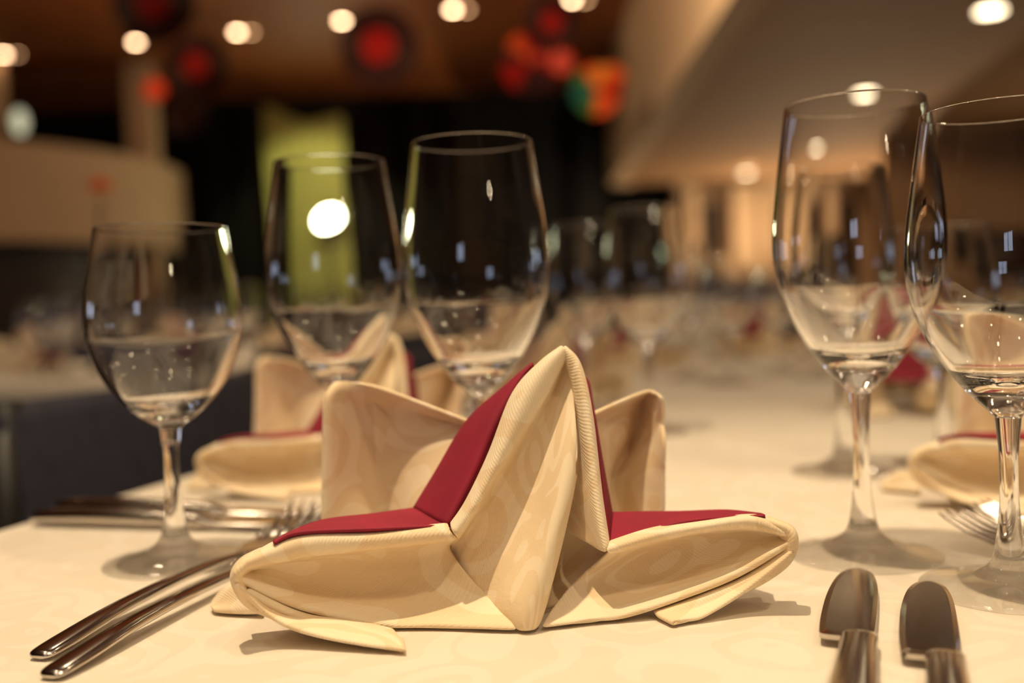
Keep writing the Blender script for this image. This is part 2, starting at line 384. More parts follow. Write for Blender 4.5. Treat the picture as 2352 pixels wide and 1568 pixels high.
NAP = dict(
 leaf_left=[
  [(556,1290,.383),(681,1226,.393),(860,1220,.403),(1030,1203,.410)],
  [(546,1298,.377),(688,1246,.388),(860,1236,.398),(1036,1220,.405)],
  [(556,1303,.379),(700,1272,.390),(870,1254,.400),(1050,1234,.4065)],
  [(562,1307,.386),(702,1277,.399),(871,1259,.410),(1046,1238,.415)],
  [(580,1308,.390),(740,1286,.406),(900,1284,.418),(1035,1262,.422)],
  [(566,1316,.386),(720,1340,.405),(900,1358,.414),(1085,1330,.414)],
  [(548,1321,.380),(720,1384,.397),(920,1418,.402),(1160,1402,.400)],
  [(537,1325,.378),(687,1394,.392),(892,1445,.398),(1188,1466,.389)],
  [(545,1330,.390),(700,1392,.405),(900,1440,.410),(1180,1462,.400)]],
 leaf_right=[
  [(1815,1222,.404),(1740,1185,.410),(1620,1197,.412),(1500,1214,.410),(1398,1246,.405)],
  [(1824,1230,.400),(1735,1194,.405),(1620,1207,.406),(1500,1229,.404),(1392,1262,.400)],
  [(1810,1227,.401),(1720,1209,.407),(1610,1217,.408),(1500,1240,.406),(1397,1268,.4015)],
  [(1808,1230,.408),(1716,1214,.416),(1608,1222,.418),(1500,1245,.415),(1394,1271,.409)],
  [(1800,1233,.410),(1700,1226,.420),(1590,1245,.424),(1480,1268,.422),(1375,1288,.414)],
  [(1812,1236,.407),(1700,1260,.417),(1570,1308,.420),(1430,1335,.417),(1320,1335,.413)],
  [(1818,1240,.402),(1690,1300,.410),(1550,1358,.408),(1400,1395,.403),(1268,1398,.402)],
  [(1820,1244,.400),(1719,1306,.405),(1615,1353,.404),(1420,1424,.398),(1246,1454,.391)],
  [(1812,1247,.410),(1710,1310,.415),(1600,1355,.414),(1420,1420,.410),(1258,1448,.402)]],
 flap_left=[
  [(560,1340,.400),(690,1395,.405),(790,1420,.404),(905,1455,.392)],
  [(568,1353,.381),(686,1412,.390),(789,1436,.388),(920,1468,.377)],
  [(552,1350,.377),(640,1410,.387),(765,1450,.383),(930,1488,.372)],
  [(540,1338,.376),(629,1420,.381),(738,1461,.378),(934,1512,.3685)],
  [(560,1345,.392),(660,1420,.400),(780,1450,.395),(930,1500,.382)]],
 flap_right=[
  [(1806,1252,.418),(1710,1322,.420),(1610,1366,.415),(1500,1410,.408)],
  [(1814,1256,.404),(1719,1324,.407),(1615,1370,.405),(1505,1414,.400)],
  [(1822,1262,.400),(1722,1338,.404),(1610,1398,.401),(1524,1432,.394)],
  [(1820,1268,.400),(1719,1350,.401),(1605,1425,.394),(1548,1448,.389)],
  [(1806,1264,.415),(1710,1345,.415),(1600,1415,.410),(1550,1440,.402)]],
 centre_left=[
  [(1036,1204,.410),(1072,1150,.412),(1124,1042,.418),(1176,907,.425),(1238,836,.429),(1292,796,.433)],
  [(1040,1222,.4035),(1084,1165,.4055),(1146,1040,.411),(1207,905,.4185),(1260,832,.425),(1296,799,.430)],
  [(1050,1234,.4055),(1098,1152,.4075),(1168,1038,.4135),(1236,925,.421),(1280,845,.4275),(1300,812,.4315)],
  [(1049,1237,.413),(1101,1157,.4145),(1173,1043,.4195),(1241,931,.4265),(1283,851,.4325),(1301,818,.436)],
  [(1030,1262,.427),(1108,1186,.424),(1186,1064,.428),(1248,948,.433),(1285,868,.436),(1302,832,.437)],
  [(1050,1320,.422),(1135,1260,.414),(1215,1120,.419),(1265,1000,.425),(1294,920,.430),(1312,870,.4335)],
  [(1106,1380,.4095),(1165,1340,.402),(1232,1220,.406),(1280,1080,.412),(1303,990,.419),(1320,930,.4255)],
  [(1163,1425,.3975),(1195,1400,.390),(1240,1310,.3925),(1282,1180,.4005),(1308,1080,.409),(1322,1010,.417)],
  [(1193,1452,.390),(1208,1458,.3885),(1230,1445,.390),(1268,1300,.3965),(1300,1170,.404),(1318,1085,.411)],
  [(1200,1455,.396),(1215,1455,.397),(1238,1440,.398),(1274,1300,.405),(1305,1170,.413),(1322,1085,.420)]],
 centre_right=[
  [(1294,796,.433),(1330,835,.430),(1357,945,.423),(1379,1130,.412),(1396,1246,.405)],
  [(1296,799,.430),(1325,846,.426),(1349,960,.418),(1370,1140,.407),(1392,1262,.400)],
  [(1300,812,.4315),(1318,880,.428),(1338,990,.421),(1354,1150,.411),(1386,1267,.4015)],
  [(1303,835,.436),(1322,920,.436),(1333,1030,.432),(1328,1150,.423),(1350,1247,.411)],
  [(1305,850,.440),(1325,950,.445),(1330,1060,.444),(1305,1150,.437),(1292,1216,.424)]],
 back_left=[
  [(768,890,.492),(772,880,.480),(800,876,.481),(860,885,.480),(960,922,.474),(1085,970,.462)],
  [(756,906,.492),(757,898,.475),(798,896,.480),(858,906,.483),(955,940,.482),(1085,980,.468)],
  [(750,940,.492),(749,932,.472),(792,935,.481),(840,940,.488),(940,970,.484),(1070,990,.468)],
  [(750,1060,.492),(748,1060,.470),(800,1060,.481),(856,1060,.490),(930,1065,.482),(1020,1065,.464)],
  [(750,1190,.490),(746,1195,.468),(812,1190,.478),(876,1180,.488),(920,1180,.478),(970,1172,.458)],
  [(760,1290,.490),(760,1300,.467),(820,1290,.474),(880,1280,.480),(920,1280,.474),(970,1270,.454)]],
 back_right=[
  [(1360,950,.454),(1430,919,.468),(1487,899,.480),(1508,906,.476),(1514,916,.492)],
  [(1365,965,.460),(1430,940,.480),(1485,915,.496),(1518,922,.474),(1522,932,.492)],
  [(1370,1010,.460),(1418,1005,.478),(1455,1000,.497),(1500,1000,.482),(1527,1000,.470),][:5],
  [(1385,1090,.456),(1395,1094,.474),(1404,1095,.494),(1470,1090,.480),(1527,1090,.468)],
  [(1390,1180,.450),(1400,1182,.466),(1416,1182,.486),(1470,1180,.475),(1527,1176,.466)],
  [(1395,1290,.450),(1410,1290,.464),(1430,1290,.476),(1475,1285,.470),(1520,1280,.466)]],
 recess_right=[
  [(1285,1180,.432),(1330,1205,.432),(1405,1250,.428)],
  [(1265,1300,.424),(1300,1310,.430),(1390,1300,.424)],
  [(1235,1440,.402),(1262,1430,.414),(1350,1390,.416)]],
 recess_left=[
  [(960,1225,.432),(1010,1215,.432),(1060,1210,.428)],
  [(980,1300,.426),(1030,1310,.430),(1090,1300,.430)],
  [(1060,1430,.415),(1130,1430,.410),(1190,1440,.402)]],
 loop_left=[
  [(624,1288,.394),(582,1304,.390),(562,1322,.387),(566,1343,.388),(592,1370,.391),(640,1392,.392)],
  [(616,1277,.387),(572,1296,.380),(549,1320,.377),(558,1348,.380),(586,1378,.385),(636,1405,.3875)],
  [(606,1266,.386),(562,1288,.3795),(539,1318,.3765),(547,1354,.380),(575,1390,.3835),(631,1416,.382)],
  [(604,1260,.395),(556,1284,.389),(534,1318,.386),(542,1354,.389),(572,1392,.394),(632,1418,.393)]],
 loop_right=[
  [(1748,1215,.411),(1790,1228,.408),(1803,1246,.406),(1790,1272,.408),(1752,1303,.411),(1705,1334,.413)],
  [(1754,1203,.406),(1803,1219,.4015),(1815,1244,.400),(1802,1276,.402),(1762,1312,.405),(1710,1345,.4075)],
  [(1756,1192,.406),(1812,1212,.401),(1826,1243,.3995),(1812,1284,.402),(1768,1322,.4035),(1708,1357,.4025)],
  [(1756,1188,.415),(1814,1208,.411),(1829,1243,.409),(1814,1288,.411),(1768,1326,.414),(1708,1358,.413)]],
 lobe_left=[
  [(600,1345,.445),(560,1335,.445),(525,1350,.445),(500,1378,.445)],
  [(600,1350,.428),(560,1338,.430),(518,1352,.433),(488,1385,.436)],
  [(600,1380,.424),(560,1375,.425),(520,1384,.428),(486,1398,.431)],
  [(605,1404,.421),(565,1408,.423),(525,1410,.425),(492,1405,.428)],
  [(605,1400,.435),(565,1402,.436),(525,1404,.438),(500,1400,.442)]],
)
BURG = dict(
 liner_low_left=[
  [(632,1249,.384),(690,1226,.3905),(860,1218,.4005),(1019,1207,.4095)],
  [(627,1245,.385),(690,1219,.392),(860,1210,.402),(1019,1204,.411)],
  [(636,1238,.395),(735,1196,.428),(860,1180,.440),(950,1168,.447)],
  [(640,1242,.405),(740,1205,.438),(860,1190,.450),(950,1180,.455)]],
 liner_high_left=[
  [(1036,1211,.4185),(1098,1106,.425),(1158,980,.432),(1212,878,.4345),(1234,842,.4345)],
  [(1018,1204,.411),(1072,1100,.417),(1128,975,.424),(1188,872,.430),(1222,837,.432)],
  [(952,1168,.447),(1004,1082,.449),(1073,966,.450),(1150,895,.444),(1224,834,.435)],
  [(960,1180,.453),(1010,1095,.455),(1080,985,.456),(1155,905,.450),(1228,845,.439)]],
 liner_high_right=[
  [(1338,862,.431),(1357,951,.425),(1381,1140,.414),(1395,1244,.4075)],
  [(1344,866,.434),(1364,951,.428),(1388,1140,.417),(1400,1240,.4085)],
  [(1353,880,.445),(1373,1000,.442),(1400,1150,.436),(1405,1182,.436)],
  [(1350,890,.450),(1372,1010,.448),(1398,1155,.444),(1405,1190,.445)]],
 liner_low_right=[
  [(1397,1247,.406),(1461,1229,.408),(1564,1202,.410),(1660,1190,.410),(1757,1187,.405)],
  [(1397,1243,.408),(1461,1224,.410),(1564,1196,.412),(1660,1186,.412),(1757,1184,.407)],
  [(1404,1180,.438),(1480,1177,.440),(1570,1175,.439),(1670,1172,.434),(1745,1180,.420)],
  [(1404,1190,.446),(1480,1187,.448),(1570,1185,.447),(1670,1182,.442),(1745,1188,.428)]],
)
def bake(o):
    """turn the modifiers into plain mesh so that copies can share it"""
    dg = bpy.context.evaluated_depsgraph_get(); dg.update()
    me = bpy.data.meshes.new_from_object(o.evaluated_get(dg)); o.modifiers.clear(); o.data = me
    for p in me.polygons: p.use_smooth = True
def make_napkin():
    root = empty('folded_napkin', NAP0)
    bm = bmesh.new(); uvl = bm.loops.layers.uv.new('UVMap')
    for k, rows in NAP.items(): sheet(bm, uvl, rows)
    # hidden core and rear pleats, so the star stays closed when seen from the side or from behind
    def loc(rows): return [[(NAP0.x + a, NAP0.y + b, T + c, 0) for a, b, c in r] for r in rows]
    sheet(bm, uvl, loc([[(-.085, -.005, .004), (-.03, .03, .03), (.0, .035, .035), (.03, .03, .03), (.085, -.005, .004)],
                        [(-.07, .03, .004), (-.05, .05, .006), (0, .055, .006), (.05, .05, .006), (.07, .03, .004)]]))
    sheet(bm, uvl, loc([[(-.082, .045, .088), (-.04, .052, .05), (0, .056, .085), (.02, .052, .05), (.040, .050, .080)],
                        [(-.082, .050, .045), (-.05, .056, .03), (0, .060, .045), (.030, .056, .03), (.046, .053, .045)],
                        [(-.085, .055, .003), (-.05, .060, .003), (0, .063, .003), (.032, .060, .003), (.048, .056, .003)]]))
    o = obj('outer_cloth', bm, M_CREAM, root)
    md = o.modifiers.new('thick', 'SOLIDIFY'); md.thickness = .0021; md.offset = 0; md.use_even_offset = False
    md = o.modifiers.new('round', 'SUBSURF'); md.levels = 1; md.render_levels = 1
    bm = bmesh.new(); uvl = bm.loops.layers.uv.new('UVMap')
    for k, rows in BURG.items(): sheet(bm, uvl, rows)
    o = obj('burgundy_liner', bm, M_BURG, root); o['label'] = 'burgundy inner cloth'
    md = o.modifiers.new('thick', 'SOLIDIFY'); md.thickness = .0010; md.offset = 0
    bpy.context.view_layer.update()
    for c in children(root): bake(c)
    return root

# ------------------------------------------------------------------ our table: long, turned a little from the camera axis
E1, E2 = G(0, 1215), G(455, 1092)
AX = (G(1085, 902) - E1).xy.normalized()
print('edge pts', E1, E2, G(1085, 902), 'axis', AX)
tv = Vector((AX.x, AX.y, 0)); wv = Vector((AX.y, -AX.x, 0)); RZ = math.atan2(-AX.x, AX.y)
W0 = E1.dot(wv)

def W(w_, t_, z=T):
    v = wv * (W0 + w_) + tv * t_
    return Vector((v.x, v.y, z))
def rr_outline(x0, x1, y0, y1, r, n=6):
    pts = []
    for cx_, cy_, a0 in ((x1 - r, y1 - r, 0), (x0 + r, y1 - r, 90), (x0 + r, y0 + r, 180), (x1 - r, y0 + r, 270)):
        for k in range(n + 1):
            a = math.radians(a0 + 90 * k / n); pts.append((cx_ + r * math.cos(a), cy_ + r * math.sin(a)))
    return pts
def densify(pts, step):
    out = []
    for i, p in enumerate(pts):
        q = pts[(i + 1) % len(pts)]; d = math.dist(p, q); k = max(1, int(d / step))
        for j in range(k): out.append((p[0] + (q[0] - p[0]) * j / k, p[1] + (q[1] - p[1]) * j / k))
    return out
def make_cloth(wd, ln, drop, fine=False):
    """tablecloth in table coordinates: x across 0..wd, y along 0..ln, z=0 is the top"""
    bm = bmesh.new()
    out = densify(rr_outline(0, wd, 0, ln, .045), .03)
    n = len(out); cx_, cy_ = wd / 2, ln / 2
    nor = []
    for i in range(n):
        a = out[i - 1]; b = out[(i + 1) % n]; t = Vector((b[0] - a[0], b[1] - a[1])).normalized(); nor.append((t.y, -t.x))
    per = [0.0]
    for i in range(1, n): per.append(per[-1] + math.dist(out[i], out[i - 1]))
    rings = []
    def ring(off, z, amp):
        r = []
        for i, (x, y) in enumerate(out):
            wob = amp * (math.sin(per[i] * 21) + .5 * math.sin(per[i] * 37 + 1))
            r.append(bm.verts.new((x + nor[i][0] * (off + wob), y + nor[i][1] * (off + wob), z)))
        rings.append(r)
    ring(-.004, 0, 0); ring(0, -.0015, 0); ring(.003, -.005, 0); ring(.0045, -.012, 0)
    for k in range(1, 8):
        s = k / 7; ring(.005 + .02 * s, -.012 - (drop - .012) * s, .012 * s)
    for A, B in zip(rings, rings[1:]):
        for k in range(n): bm.faces.new((A[k], B[k], B[(k + 1) % n], A[(k + 1) % n]))
    f = bm.faces.new(rings[0]); 
    o_ = bm
    bmesh.ops.recalc_face_normals(bm, faces=bm.faces)
    return bm
TAB_ROOT = None
def make_table(wd, ln):
    root = empty('banquet_table')
    bm = bmesh.new(); bx(bm, (wd / 2, ln / 2, T - .016), (wd - .012, ln - .012, .026), bev=.004); obj('tabletop', bm, M_WOODD, root)
    for x in (.09, wd - .09):
        for y in (.12, ln - .12):
            bm = bmesh.new(); bx(bm, (x, y, (T - .03) / 2), (.045, .045, T - .03), bev=.006); obj('leg', bm, M_BLACK, root)
    return root
WD, LN, T0 = .78, 2.3, .215
tb = make_table(WD, LN); tb.location = W(0, T0, 0); tb.rotation_euler = (0, 0, RZ)
tag(tb, 'long banquet table hidden under the nearest cream cloth', 'table', 'banquet tables')
cl = obj('tablecloth', make_cloth(WD, LN, .19), M_CLOTH); cl.location = W(0, T0); cl.rotation_euler = (0, 0, RZ)
tag(cl, 'cream damask tablecloth in the foreground under the sharp folded napkin', 'tablecloth', 'tablecloths')
# fine press creases in the cloth in front of the napkin
# ------------------------------------------------------------------ napkins
nap = make_napkin()
tag(nap, 'sharp cream star-folded napkin with burgundy liner in the foreground centre', 'napkin', 'napkins on the near table')
copy_tree(nap, (-.100, .750, T), 0.0, None, 'blurred star-folded napkin behind the low wine glass, at the left place', 'napkin', 'napkins on the near table')
copy_tree(nap, (.372, .585, T), -.5, None, 'star-folded napkin cut off by the right edge of the photo, behind the wine glass', 'napkin', 'napkins on the near table')
NL = 'napkins on the near table'
copy_tree(nap, W(.17, 1.28), -.35, None, 'star-folded napkin behind the middle wine glass, before the navy chair', 'napkin', NL)
copy_tree(nap, W(.60, 1.22), .9, None, 'blurred star-folded napkin on the right side of the near table, second place back', 'napkin', NL)
copy_tree(nap, W(.17, 1.90), .2, None, 'blurred star-folded napkin on the left side of the near table, third place back', 'napkin', NL)
copy_tree(nap, W(.61, 1.90), -.2, None, 'blurred star-folded napkin on the right side of the near table, third place back', 'napkin', NL)
copy_tree(nap, W(.39, 2.28), .4, None, 'blurred star-folded napkin at the far head of the near table', 'napkin', NL)

# ------------------------------------------------------------------ glasses
tall = make_glass(.22, 'tall'); low = make_glass(.177, 'low')
GN = 'wine glasses on the near table'
p = G(405, 1290); low.location = p
tag(low, 'short empty white wine glass at the left, above the forks', 'wine glass', GN)
RZ_ = .2195
tall.location = (*G(1083, 326, RZ_).xy, T)
tag(tall, 'tall empty wine glass behind the peak of the sharp napkin', 'wine glass', GN)
copy_tree(tall, (*G(757, 371, RZ_).xy, T), 0, None, 'empty wine glass with the green drape seen through its bowl', 'wine glass', GN)
g4 = G(1984, 1276)
c = copy_tree(tall, (g4.x, g4.y, T), 0, None, 'tall empty wine glass standing beyond the tip of the left knife', 'wine glass', GN)
c.scale = (1, 1, 1.012)
g5 = G(2322, 1356)
c = copy_tree(tall, (g5.x, g5.y, T), 0, None, 'empty wine glass cut off by the right edge of the photo, beyond the right knife', 'wine glass', GN)
c.scale = (1, 1, .935)
copy_tree(tall, G(1938, 1085), 0, None, 'blurred wine glass seen through the bowl of the tall right glass', 'wine glass', GN)
copy_tree(low, G(2168, 1066), 0, None, 'blurred wine glass between the two tall glasses on the right', 'wine glass', GN)
copy_tree(tall, (*G(1337, 515, RZ_).xy, T), 0, None, 'blurred wine glass just right of the tall glass behind the napkin peak', 'wine glass', GN)
copy_tree(tall, (*G(1478, 478, RZ_).xy, T), 0, None, 'blurred wine glass above the right rear tip of the sharp napkin', 'wine glass', GN)
for w_, t_, s, lab in ((.30, 1.62, 0, 'blurred tall glass at the left side of the near table, third place back'), (.37, 1.52, 1, 'blurred low glass at the left side of the near table, third place back'),
                       (.50, 1.60, 0, 'blurred tall glass on the right side of the near table, third place back'), (.44, 1.70, 1, 'blurred low glass on the right side of the near table, third place back'),
                       (.30, 2.05, 0, 'blurred tall glass at the far head of the near table, on its left'), (.47, 2.06, 1, 'blurred low glass at the far head of the near table, on its right')):
    copy_tree(low if s else tall, W(w_, t_), 0, None, lab, 'wine glass', GN)

# ------------------------------------------------------------------ cutlery
def aim(root, a, b, z=.0):
    """lay the piece along the line from handle end a to head end b; a is the middle of the handle end"""
    a = Vector(a); b = Vector(b); d = (b - a).xy.normalized()
    return math.atan2(-d.x, d.y), d
fork = make_fork(); knife = make_knife()
def put(root, first, hend, head, back, label, cat, group):
    rz, d = aim(root, hend, head)
    loc = Vector((hend[0] + d.x * back, hend[1] + d.y * back, T + .0004))
    if first: root.location = loc; root.rotation_euler = (0, 0, rz); tag(root, label, cat, group); return root
    return copy_tree(root, loc, rz, None, label, cat, group)
FG, KG = 'forks on the near table', 'knives on the near table'
put(fork, True, G(112, 1553, .002), G(528, 1336, .003), .118, 'silver fork at the bottom left, nearer of the pair beside the sharp napkin', 'fork', FG)
put(fork, False, G(87, 1508, .002), G(466, 1320, .003), .118, 'silver fork at the bottom left, farther of the pair beside the sharp napkin', 'fork', FG)
put(knife, True, G(1900, 1800), G(1958, 1320), .128, 'silver table knife lying before the tall glass, left of the pair', 'knife', KG)
kn = G(1975, 1462, .005); kt = G(1990, 1336, .005); d = (kt - kn); rzk = math.atan2(-d.x, d.y)
knife.location = (kn.x, kn.y, T + .0004); knife.rotation_euler = (0, 0, rzk)
kn = G(2172, 1508, .005); kt = G(2160, 1364, .005); d = (kt - kn)
copy_tree(knife, (kn.x, kn.y, T + .0004), math.atan2(-d.x, d.y), None, 'silver table knife at the bottom right, right of the pair', 'knife', KG)
a = G(84, 1203); b = G(640, 1222)
put(knife, False, a, b, .128, 'blurred knife lying across behind the low wine glass, nearer of the pair', 'knife', KG)
a = G(136, 1178); b = G(640, 1196)
put(knife, False, a, b, .128, 'blurred knife lying across behind the low wine glass, farther of the pair', 'knife', KG)
fd = Vector((.62, -.785, 0)).normalized(); a = G(2180, 1212, .008); a.z = T
put(fork, False, a + fd * .228, a, .118, 'dark blurred fork behind the stem of the rightmost glass, nearer of the pair', 'fork', FG)
a = a + Vector((.785, .62, 0)).normalized() * .029
put(fork, False, a + fd * .228, a, .118, 'dark blurred fork behind the stem of the rightmost glass, farther of the pair', 'fork', FG)
for k, (w_, t_) in enumerate(((.02, 1.14), (.02, 1.11))):
    copy_tree(knife, W(w_ + .12, t_, T + .0004), RZ - math.pi / 2, None, 'blurred knife at the second place on the left side of the near table', 'knife', 'second-place knives')

# ------------------------------------------------------------------ chairs
def make_chair():
    """origin on the floor under the seat centre, facing +Y"""
    root = empty('banquet_chair')
    bm = bmesh.new(); bx(bm, (0, 0, .445), (.44, .43, .07), bev=.022); obj('seat', bm, M_NAVY, root)
    bm = bmesh.new(); bx(bm, (0, -.235, .65), (.42, .045, .32), Matrix.Rotation(math.radians(8), 3, 'X'), bev=.02); obj('backrest', bm, M_NAVY, root)
    for sx in (-1, 1):
        bm = bmesh.new(); tube(bm, [(sx * .19, .18, .42), (sx * .20, .20, 0)], .012); obj('leg', bm, M_BLACK, root)
        bm = bmesh.new(); tube(bm, [(sx * .19, -.19, .42), (sx * .20, -.24, 0)], .012); obj('leg', bm, M_BLACK, root)
        bm = bmesh.new(); tube(bm, [(sx * .215, -.17, .42), (sx * .22, -.205, .52), (sx * .215, -.235, .70), (sx * .19, -.249, .81)], .012); obj('back_post', bm, M_BLACK, root)
    bm = bmesh.new(); tube(bm, [(-.19, .18, .415), (.19, .18, .415), (.19, -.18, .415), (-.19, -.18, .415), (-.19, .18, .415)], .01, 6); obj('seat_frame', bm, M_BLACK, root)
    return root
chair = make_chair()
chair.location = W(.06, .90, 0); chair.rotation_euler = (0, 0, RZ - math.pi / 2)
CG = 'chairs along the near table'
tag(chair, 'navy banquet chair at the left edge of the near table, behind the low glass', 'chair', CG)
copy_tree(chair, W(.06, 1.60, 0), RZ - math.pi / 2, None, 'navy banquet chair at the left side of the near table, second from the front', 'chair', CG)
copy_tree(chair, W(.06, 2.09, 0), RZ - math.pi / 2, None, 'navy banquet chair at the left side of the near table, farthest back', 'chair', CG)
for t_, nm in ((.75, 'nearest'), (1.38, 'middle'), (1.95, 'farthest')):
    copy_tree(chair, W(WD - .05, t_, 0), RZ + math.pi / 2, None, 'navy banquet chair on the right side of the near table, %s of the three' % nm, 'chair', CG)
copy_tree(chair, W(.42, T0 + LN + .30, 0), RZ + math.pi, None, 'navy banquet chair at the far head of the near table', 'chair', CG)

# ------------------------------------------------------------------ the other tables of the hall
def far_table(w_, t_, name):
    copy_tree(tb, W(w_, t_, 0), RZ, None, 'banquet table under its cloth, %s' % name, 'table', 'banquet tables')
    c_ = cl.copy(); COL.objects.link(c_); c_.location = W(w_, t_); tag(c_, 'cream tablecloth on the %s' % name, 'tablecloth', 'tablecloths')
    for side in (0, 1):
        for k in range(3):
            tt = t_ + .42 + k * .66
            ww = w_ + (.17 if side == 0 else WD - .17)
            copy_tree(nap, W(ww, tt), random.uniform(0, 6.28), None, 'blurred star-folded napkin on the %s' % name, 'napkin', 'napkins on the %s' % name)
            for i, (dw, dt) in enumerate(((.175, -.165), (.17, -.02), (.11, .19))):
                a_ = W(w_ + (.17 + dw if side == 0 else WD - .17 - dw), tt + dt + random.uniform(-.02, .02))
                copy_tree(tall if i != 0 else low, a_, 0, None, 'blurred wine glass on the %s' % name, 'wine glass', 'wine glasses on the %s' % name)
            cw = w_ + (.05 if side == 0 else WD - .05)
            copy_tree(chair, W(cw, tt, 0), RZ + (-math.pi / 2 if side == 0 else math.pi / 2), None, 'navy banquet chair at the %s' % name, 'chair', 'chairs at the %s' % name)
far_table(-1.62, 1.66, 'neighbouring table at the far left')
far_table(-2.0, 4.75, 'second table back in the left row')
far_table(-.25, 3.75, 'table straight behind the near table')
far_table(-.30, 6.7, 'third table back in the middle row')
far_table(1.50, 2.35, 'nearest table of the right row')
far_table(1.45, 5.4, 'second table of the right row')
far_table(-3.75, 4.0, 'outermost table of the left side')

# ------------------------------------------------------------------ the hall
HC = T + EYE + 3.6; HS = T + EYE + 1.9
bm = bmesh.new(); bx(bm, (0, 5, -.05), (30, 34, .1)); struct('floor', bm, M_FLOOR)
bm = bmesh.new(); bx(bm, (-6.0, 6.9, HC + .05), (18, 23, .1)); struct('ceiling', bm, M_CEIL)
bm = bmesh.new(); bx(bm, (-5, 17.9, 3), (20, .1, 6.2)); struct('wall_back', bm, M_DARK)
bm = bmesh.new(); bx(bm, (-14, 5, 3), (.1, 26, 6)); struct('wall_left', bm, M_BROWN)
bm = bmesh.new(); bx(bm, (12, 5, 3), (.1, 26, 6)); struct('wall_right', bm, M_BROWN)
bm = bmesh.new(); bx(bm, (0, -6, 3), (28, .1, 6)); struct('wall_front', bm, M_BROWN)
# black stage drape closing the back of the hall and a black border under the mezzanine corner
bm = bmesh.new()
xs = [-5.0 + .04 * k for k in range(int(6.75 / .04) + 1)]
for i, x in enumerate(xs):
    y = 16.9 + .06 * math.sin(x * 9)
    bm.verts.new((x, y, .02)); bm.verts.new((x, y, HC + .0))
bm.verts.ensure_lookup_table()
for i in range(len(xs) - 1): bm.faces.new((bm.verts[2 * i], bm.verts[2 * i + 2], bm.verts[2 * i + 3], bm.verts[2 * i + 1]))
o = obj('stage_curtain', bm, M_DARK); o.modifiers.new('t', 'SOLIDIFY').thickness = .02
tag(o, 'black stage curtain closing the back of the hall', 'curtain')
# mezzanine over the right side: soffit, fascia with rounded far corner
def prism(name, pts, z0, z1, mat, smooth=False):
    bm = bmesh.new()
    a_ = [bm.verts.new((x, y, z0)) for x, y in pts]; b_ = [bm.verts.new((x, y, z1)) for x, y in pts]; n = len(pts)
    for k in range(n): bm.faces.new((a_[k], a_[(k + 1) % n], b_[(k + 1) % n], b_[k]))
    bm.faces.new(a_[::-1]); bm.faces.new(b_)
    bmesh.ops.recalc_face_normals(bm, faces=bm.faces)
    return struct(name, bm, mat, smooth)
edge = [(1.30, -4.0), (1.46, 6.4), (1.66, 15.9)]
arc = [(2.06 - .4 * math.cos(a_), 15.9 + .4 * math.sin(a_)) for a_ in [math.radians(10 * k) for k in range(1, 10)]]
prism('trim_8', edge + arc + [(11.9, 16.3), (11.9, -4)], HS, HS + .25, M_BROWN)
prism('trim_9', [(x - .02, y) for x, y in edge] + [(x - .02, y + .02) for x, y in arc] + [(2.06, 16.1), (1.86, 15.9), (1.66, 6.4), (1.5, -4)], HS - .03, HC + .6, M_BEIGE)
# far wall under the mezzanine with columns and dark openings
DW = 17.2
def wx(u): return (u - 1176) / F * DW
bm = bmesh.new(); bx(bm, ((wx(1560) + 11.9) / 2, DW + .1, 1.6), (11.9 - wx(1560), .1, 3.2)); struct('wall_rear', bm, M_BEIGE)
for k, (u0, u1, zt) in enumerate(((1622, 1662, 2.5), (1790, 1850, 2.45), (1935, 1990, 2.45))):
    bm = bmesh.new(); x0, x1 = wx(u0), wx(u1)
    bx(bm, ((x0 + x1) / 2, DW + .03, zt / 2 + .01), (x1 - x0, .06, zt), bev=.01); bx(bm, (x0 + .05, DW - .02, 1.05), (.02, .06, .14))
    struct('door_%d' % (k + 1), bm, M_WOODD)
for k, (u, wdt) in enumerate(((1590, .22), (1705, .45), (1760, .25), (1885, .3))):
    bm = bmesh.new(); bx(bm, (wx(u), DW - .3, HS / 2), (wdt, .3, HS - .01), bev=.04); struct('trim_%d' % (10 + k), bm, M_BEIGE)
# dark framed panels on the wall at the right
for k, (u0, u1, v0, v1, lab) in enumerate(((2165, 2235, 520, 600, 'dark framed picture on the far wall, left of the black serving hatch'), (2255, 2420, 530, 640, 'wide black serving hatch on the far wall at the right edge'))):
    r = empty('wall_panel', ((P(u0, v0, 12).x + P(u1, v0, 12).x) / 2, 12, 0)); x0, x1 = P(u0, v0, 12).x - r.location.x, P(u1, v0, 12).x - r.location.x
    z0, z1 = P(u0, v1, 12).z, P(u0, v0, 12).z
    bm = bmesh.new(); bx(bm, (0, 0, (z0 + z1) / 2), (x1 - x0, .05, z1 - z0), bev=.01); obj('frame', bm, M_BLACK, r)
    bm = bmesh.new(); bx(bm, (0, -.03, (z0 + z1) / 2), (x1 - x0 - .1, .02, z1 - z0 - .1)); obj('panel', bm, M_WOODD, r)
    tag(r, lab, 'panel', None)
prism('wall_partition', [(4.7, 12.03), (11.9, 12.03), (11.9, 12.2), (4.7, 12.2)], 0, HS, M_BROWN)
